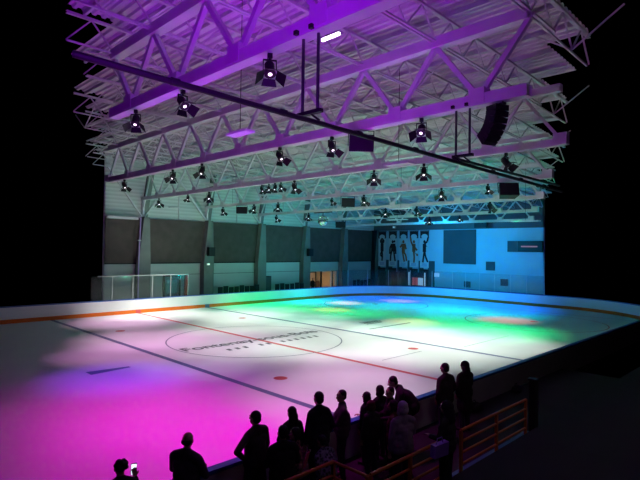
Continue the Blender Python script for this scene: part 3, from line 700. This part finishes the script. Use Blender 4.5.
    # legs
    for k in (-1, 1):
        hip = V3((k * .09 * wd, 0, .93)) * s; kn = V3((k * .10, .02, .49)) * s; an = V3((k * .105, -.02, .09)) * s; toe = V3((k * .12, .13, .035)) * s
        body.cap(hip, kn, .085 * s, .058 * s); body.cap(kn, an, .054 * s, .038 * s); body.cap(an - V3((0, 0, .03)) * s, toe, .036 * s, .028 * s)
        tr.cap(hip, kn, .102 * s, .075 * s); tr.cap(kn, an + V3((0, 0, .02)) * s, .073 * s, .062 * s)
        sh.cap(an + V3((0, -.03, -.045)) * s, toe, .045 * s, .040 * s)
        sh.cap(an, an + V3((0, 0, -.03)) * s, .046 * s)
    tr.cap(V3((-.07 * wd, 0, .96)) * s, V3((.07 * wd, 0, .96)) * s, .128 * s)
    # arms
    for k, a in zip((-1, 1), arms):
        E_, W_, hd = ARMS[a]
        S = B((k * .172 * wd, -.01, 1.385)); e = B((k * (E_[0] + (wd - 1) * .15), E_[1], E_[2])); wr = B((k * W_[0], W_[1], W_[2]))
        body.cap(S, e, .050 * s, .039 * s); body.cap(e, wr, .038 * s, .027 * s)
        jk.cap(S, e, .068 * s, .055 * s); jk.cap(e, e + (wr - e) * .93, .055 * s, .043 * s)
        d = V3((k * hd[0], hd[1], hd[2])).normalized()
        if ln: d = Matrix.Rotation(-ln, 3, 'X') @ d
        lat = d.cross(V3((0, 0, 1)) if abs(d.z) < .9 else V3((0, 1, 0))).normalized(); nn = lat.cross(d)
        pb = wr + d * .02 * s; pe = wr + d * .085 * s
        for q in (-1, 0, 1): body.cap(pb + lat * (q * .016 * s), pe + lat * (q * .024 * s), .016 * s, .014 * s)
        for q, fl in zip((-1.5, -.5, .5, 1.5), (.062, .075, .08, .068)):
            b0 = pe + lat * (q * .020 * s); b1 = b0 + (d * .9 + lat * q * .08 - nn * .25).normalized() * fl * .55 * s; b2 = b1 + (d * .6 - nn * .8).normalized() * fl * .5 * s
            body.cap(b0, b1, .0095 * s, .009 * s, n=8); body.cap(b1, b2, .009 * s, .0075 * s, n=8)
        th0 = wr + d * .035 * s + lat * (-k * .026 * s); th1 = th0 + (d * .6 - lat * k * .8).normalized() * .035 * s; th2 = th1 + (d * .9 - lat * k * .2 - nn * .3).normalized() * .03 * s
        body.cap(th0, th1, .012 * s, .0105 * s, n=8); body.cap(th1, th2, .0105 * s, .008 * s, n=8)
    bo = voxel(body, 'body', M['skin'], o, .0085, 2)
    voxel(jk, 'jacket', M[jacket], o, .014, 4)
    voxel(tr, 'trousers', M[trousers], o, .016, 3)
    voxel(sh, 'shoes', M['shoe'], o, .012, 2)
    if hr.v: voxel(hr, 'hood' if hood else 'hair', M[jacket] if hood else M[hcol], o, .011, 2)
    return o, B, s

Z0 = .3
person('person at the bottom left corner raising a glowing phone', -13.42, -14.5, Z0, 1.62, -5, ('hold', 'phone'), hair='curly', jacket='cloth5')
pA = person('balding person in dark vest with folded arms, next to the phone holder', -12.44, -14.5, Z0, 1.74, -66, ('crossed', 'crossed'), wide=1.28, hair='balding', jacket='cloth3', hturn=10)
person('person in long brown coat with one elbow out, hand on hip', -11.1, -14.4, Z0, 1.74, 12, ('hip', 'down'), wide=1.32, jacket='cloth1', skirt=True, hcol='hair_dark')
person('short haired person in black standing behind the folder holder', -11.12, -15.12, Z0, 1.69, -22, ('hold', 'hold'), jacket='cloth5', wide=1.15)
person('person in patterned reddish knit holding a pink folder', -10.62, -14.86, Z0, 1.47, 40, ('hold', 'hold'), jacket='pattern_r', hair='bob', hturn=25)
person('woman with long dark hair facing the ice', -10.22, -14.32, Z0, 1.61, -8, ('chest', 'down'), jacket='cloth5', hair='long')
person('tall man in dark blazer beside the gesturing man', -9.77, -14.55, Z0, 1.84, -14, ('down', 'pocket'), jacket='cloth2', wide=.95, skirt=True)
person('bearded man in violet shirt turned sideways and gesturing with one hand', -9.0, -14.42, Z0, 1.70, 48, ('forward', 'down'), jacket='cloth3', hturn=28, wide=1.3)
person('person in dark speckled jacket behind the bottom railing', -10.40, -15.38, Z0, 1.42, 5, ('down', 'down'), jacket='pattern', lean=14, hair='short', wide=1.25)
person('child with dark bob leaning on the boards at the left of the group', -8.13, -14.32, Z0, 1.48, 5, ('down', 'hold'), jacket='cloth2', hair='bob')
person('person with reddish hair directly behind the bobbed child', -8.52, -14.76, Z0, 1.48, -8, ('down', 'down'), jacket='cloth0', hcol='cloth6', hair='bob')
person('person with round dark hair between the child and the bending man', -7.70, -14.33, Z0, 1.54, -6, ('rail', 'rail'), jacket='cloth5', hair='bob', wide=1.02)
person('person seen in profile just below the bending man', -7.92, -14.78, Z0, 1.64, 55, ('hold', 'hold'), jacket='cloth5', hturn=25)
person('big man in black bending forward over the boards', -7.05, -14.60, Z0, 1.80, 40, ('rail', 'rail'), lean=36, jacket='cloth5', wide=1.5, hturn=5)
person('person in reddish scarf in front of the bending man', -8.38, -15.2, Z0, 1.55, 25, ('down', 'down'), jacket='cloth6', hair='bob')
person('white haired person in violet jacket seen from behind', -8.80, -15.72, Z0, 1.73, -18, ('down', 'hold'), jacket='cloth4', hair='bob', hcol='hair_grey', wide=1.2)
person('man with cropped hair and brown leather jacket standing apart at right', -5.77, -14.75, Z0, 1.80, -4, ('pocket', 'pocket'), jacket='cloth1', hair='short', wide=1.32)
person('person in black hooded coat standing beside the leather jacket man', -4.86, -14.75, Z0, 1.71, -12, ('pocket', 'hold'), jacket='cloth5', hair='none', hood=True, wide=1.25, skirt=True)
person('person in dark hood behind the railing with a violet bag', -9.44, -17.0, .95, 1.50, 8, ('hold', 'down'), jacket='cloth0', hair='none', hood=True)
person('distant person in dark clothes standing inside the lit entrance', 20.75, YW + .75, -.02, 1.72, 165, ('down', 'down'), jacket='cloth5')
for o in list(bpy.data.objects):
    if o.get('label', '').startswith('distant person'): o['group'] = 'people in the lobby'

o = thing('phone', 'lit phone held up at the bottom left', 'phone', (-13.15, -14.31, 1.58), math.radians(-20))
b = MB(); b.box(-.04, .04, -.006, .006, 0, .16); b.build('case', M['black'], o)
MB().box(-.034, .034, -.010, -.006, .085, .15).build('screen', M['phone_glow'], o); MB().box(-.034, .034, -.010, -.006, .01, .07).build('screen', M['phone_glow'], o)
o = thing('folder', 'pink folder or programme held by the person in patterned knit', 'folder', (-10.44, -14.93, 1.10), math.radians(20))
b = MB(); b.prism([(-.11, 0, 0), (.0, 0, .0), (.16, 0, .20), (.05, 0, .20)], (0, .015, 0)); b.build('cover', M['paper_red'], o); b = MB(); b.prism([(.15, -.002, .19), (.18, -.002, .19), (.17, -.002, .23), (.14, -.002, .23)], (0, .012, 0)); b.build('page', M['white'], o)
o = thing('bag', 'violet shopping bag held by the hooded person behind the railing', 'bag', (-9.94, -17.18, 1.80), math.radians(-15))
b = MB(); b.prism([(-.13, -.05, 0), (.13, -.05, .02), (.15, -.04, .20), (-.11, -.04, .17)], (0, .10, 0)); b.build('body', M['bag_violet'], o); b = MB(); b.path([(-.06, 0, .18), (-.04, 0, .26), (.05, 0, .27), (.07, 0, .19)], .008, 6); b.build('handle', M['bag_violet'], o)

# ------------------------------------------------------------------ lighting: coloured spots over the ice, then added fills
def spot(x, y, rad, col, k, h=7.2, off=(0, 0)):
    l = bpy.data.lights.new('ice_spot', 'SPOT'); l.energy = 3100 * k * (h / 8.4) ** 2; l.color = col; l.spot_blend = 1.0; l.shadow_soft_size = .12
    p = V3((x + off[0], y + off[1], h)); d = V3((x, y, 0)) - p
    l.spot_size = 2 * math.atan(rad / h)
    o = bpy.data.objects.new('ice_spot', l); COL.objects.link(o); o.location = p; o.rotation_euler = d.to_track_quat('-Z', 'Y').to_euler()
MG = (.96, .0, .70); VI = (.22, .03, .95); PK = (1, .5, .85); WH = (.98, 1.05, .93); MT = (.5, 1, .72); GR = (.0, 1, .22); CY = (0, .85, 1); BL = (0, .12, 1); OR = (1, .35, .2); YE = (1, .75, .15)
for a in [
 (-10.4, -10.8, 5.4, MG, .48), (-8, -8, 6.0, MG, .33), (-10.2, -7, 4.4, MG, .26), (-7.5, -12.5, 5, MG, .36), (-3.6, -10.2, 5, (1, .62, .9), .5), (-9.5, -5, 5, MG, .16),
 (-8.4, -3.0, 3.4, VI, .55), (-6.6, 1.0, 3.6, (1, .35, .9), .38), (-6.3, -4.5, 4, VI, .12),
 (-4.6, -2.8, 4, PK, .30), (-4.2, 3.8, 4.4, PK, .62), (-.4, -7.2, 4.4, PK, .45), (-2.2, 10.2, 4.4, PK, .72), (-1.5, 1, 5, PK, .40), (-2, -1.5, 4, (.9, 1, .95), .28),
 (1.2, -3.6, 5, WH, .72), (4.2, -8, 5, WH, .88), (2, 4, 5, WH, .66), (4.5, 8, 4.5, WH, .8), (7, -4.5, 5, WH, .78), (1.0, 11.8, 4.5, WH, .7), (8.2, -9.5, 4.5, WH, .6), (5.5, 0, 4.5, WH, .55),
 (9.0, -2.8, 4.5, MT, .65), (7.5, 9, 4.5, MT, .7), (10.2, -7, 4.5, MT, .65), (7.2, 4, 4.5, MT, .65),
 (13.5, -2.8, 4.6, GR, .74), (12.4, -7.4, 4.6, GR, .74), (11.0, 9.5, 4.6, GR, .74), (12.5, 4, 5, GR, .68), (9.5, 13.2, 4.5, GR, .75), (15.5, -7, 4, GR, .5),
 (18.5, -1, 5, CY, 1.0), (21.5, 1.5, 4.5, CY, .6), (16, 10.5, 4.5, CY, .75), (18, 5, 4.4, CY, .75), (20.8, -4.3, 3.8, CY, .45), (14.5, 13.2, 3.6, CY, .5),
 (24.3, -2.2, 5.4, BL, 1.4), (24, 5, 6.5, BL, 1.4), (22, 11, 6, BL, .9), (26, 0, 5, BL, .8),
 (17, 9.2, 2.0, OR, .7), (11.7, -1.6, 2.4, OR, .5), (17.7, -5.3, 2.6, OR, .6), (12.4, 6.3, 2.2, YE, .4), (22.5, 7.2, 2.2, PK, .4)]:
    spot(*a)
# added spots brightening the far boards
for x, c, k in ((-1.0, WH, .75), (2.0, WH, .75), (6, MT, .5), (10, GR, .55), (14, GR, .4), (17, CY, .55)):
    spot(x, 13.2, 3.2, c, k * .8, off=(0, -5))
def up(x, y, z, tx, ty, tz, col, e, ang=140):  # unseen lamps added to tint roof and walls, no fixtures
    l = bpy.data.lights.new('fill_wash', 'SPOT'); l.energy = e; l.color = col; l.spot_blend = 1; l.spot_size = math.radians(ang); l.shadow_soft_size = .4
    o = bpy.data.objects.new('fill_wash', l); COL.objects.link(o); o.location = (x, y, z); o.rotation_euler = (V3((tx, ty, tz)) - V3((x, y, z))).to_track_quat('-Z', 'Y').to_euler()
up(-15.0, -17.8, 5.9, -4, -7.6, 10.4, (.34, .0, 1), 1800, 88)      # violet roof wash added beside the stand, no fixture
up(-11.5, -14.0, 1.6, -9, -11.5, 11, (.35, .0, 1), 500, 55)
up(-7.0, -13.0, 1.3, -6.5, -11, 11, (.40, .0, 1), 1800, 66)
up(-10.0, -9.0, 1.3, -10.5, -8, 11, (.34, .0, 1), 1200, 60)
up(5, -13, 1.5, 5, 4, 10, (.85, 1, .8), 600, 80)               # added pale wash over the middle bays
up(11, -13, 1.5, 10, 6, 10, (.15, 1, .66), 2000, 80)            # added green wash
up(18, -12, 1.5, 17, 6, 9, (.0, .75, .8), 2700, 90)            # added teal wash over the far bays
up(2, 11, 1.5, 3, 17, 9, (.75, 1, .88), 450, 90)                # added to brighten the upper wall
up(16, 10, 1.5, 15, 17, 8, (.1, .9, .95), 350, 90)
up(19.5, 4.5, 6.6, 30, 4.0, 4, (0, .42, 1), 4200, 96)  # added blue fill for the end wall
# lobby lamp
l = bpy.data.lights.new('lobby_lamp', 'AREA'); l.energy = 55; l.color = (1, .72, .42); l.size = 1.5
o = bpy.data.objects.new('lobby_lamp', l); COL.objects.link(o); o.location = (21.3, YW + 1.9, 2.7)
# dim warm fill added for the railings, no lamp stands there
l = bpy.data.lights.new('stand_fill', 'POINT'); l.energy = 12; l.color = (1, .5, .35); l.shadow_soft_size = .3
o = bpy.data.objects.new('stand_fill', l); COL.objects.link(o); o.location = (-9.5, -19.5, 6.5)

for x, y, z, c, e in ((-12.5, -19.0, 5.5, (.45, .25, 1), 20), (-5.5, -18.5, 5.0, (1, .85, .9), 14)):  # unseen fills added for the crowd's backs and the board backs
    l = bpy.data.lights.new('stand_fill', 'POINT'); l.energy = e; l.color = c; l.shadow_soft_size = .3
    o = bpy.data.objects.new('stand_fill', l); COL.objects.link(o); o.location = (x, y, z)

# ------------------------------------------------------------------ extent of the hall that is built
# The photograph shows only part of the hall.  Bay by bay (quarter bays of 1.43 m along the rink, half panels of 1.305 m
# across it) the hall is built over the panels the photograph gives evidence of, always ending at a panel joint.
PX, PY, X0, Y0 = 1.43, 1.305, -15.7, -19.98
ROWS = [(-1, 1), (-1, 3), (-1, 6), (0, 9), (0, 11), (1, 14), (1, 17), (2, 19), (2, 22), (2, 25), (3, 27), (3, 30), (4, 32), (4, 32), (5, 32), (5, 32), (6, 32), (6, 32), (7, 32), (7, 32), (7, 32), (8, 32), (8, 32), (9, 32), (9, 32), (10, 32), (10, 32), (11, 32), (11, 32), (12, 32), (12, 32), (12, 32), (13, 32), (13, 32)]      # first and last panel across, per quarter bay along the rink, starting one before X0
bpy.context.view_layer.update()
TRUSS_SPAN = {1: (-20, -5.62), 2: (-16.07, 8.74), 3: (-14.77, 17), 4: (-12.16, 17), 5: (-9.55, 17), 6: (-6.94, 17), 7: (-4.33, 17)}   # panel joints
def cell_ok(x, y, truss=None):
    if truss: return truss[0] <= y <= truss[1]
    k = math.floor((x - X0) / PX + 1e-6) + 1; r = (y - Y0) / PY
    if k < 0: k = 0
    if k >= len(ROWS): k = len(ROWS) - 1
    return ROWS[k][0] - .001 <= r <= ROWS[k][1] + .001
def root_of(o):
    while o.parent: o = o.parent
    return o
for o in list(bpy.data.objects):
    if o.type != 'MESH': continue
    nm = root_of(o).name.split('.')[0]
    if nm in ('person', 'phone', 'bag', 'folder', 'rink_board', 'railing', 'bench') or nm.startswith('floor'): continue
    mw = o.matrix_world; vs = [mw @ v.co for v in o.data.vertices]
    tr = None
    if nm == 'roof_truss': tr = TRUSS_SPAN[min(range(1, 8), key=lambda q: abs(TX[q] - root_of(o).location.x))]
    x0 = min(v.x for v in vs); x1 = max(v.x for v in vs); y0 = min(v.y for v in vs); y1 = max(v.y for v in vs)
    if max(x1 - x0, y1 - y0) < 3.2:                      # small piece: built whole or not at all
        if not cell_ok((x0 + x1) / 2, (y0 + y1) / 2, tr): bpy.data.objects.remove(o)
        continue
    bm = bmesh.new(); bm.from_mesh(o.data); bm.transform(mw)
    for ax, a0, st, lo, hi in ((0, X0, PX, x0, x1), (1, Y0, PY, y0, y1)):
        if hi - lo < .6: continue
        k = math.ceil((lo - a0) / st)
        while a0 + k * st < hi:
            co = V3((0, 0, 0)); co[ax] = a0 + k * st; no = V3((0, 0, 0)); no[ax] = 1
            bmesh.ops.bisect_plane(bm, geom=bm.verts[:] + bm.edges[:] + bm.faces[:], plane_co=co, plane_no=no); k += 1
    bad = [f for f in bm.faces if not cell_ok(f.calc_center_median().x, f.calc_center_median().y, tr)]
    if not bad: bm.free(); continue
    bmesh.ops.delete(bm, geom=bad, context='FACES')
    left = len(bm.faces)
    if left:
        if o.data.users > 1: o.data = o.data.copy()
        bm.transform(mw.inverted()); bm.to_mesh(o.data)
    bm.free()
    if not left: bpy.data.objects.remove(o)
for o in list(bpy.data.objects):
    if o.type == 'EMPTY' and not o.children: bpy.data.objects.remove(o)
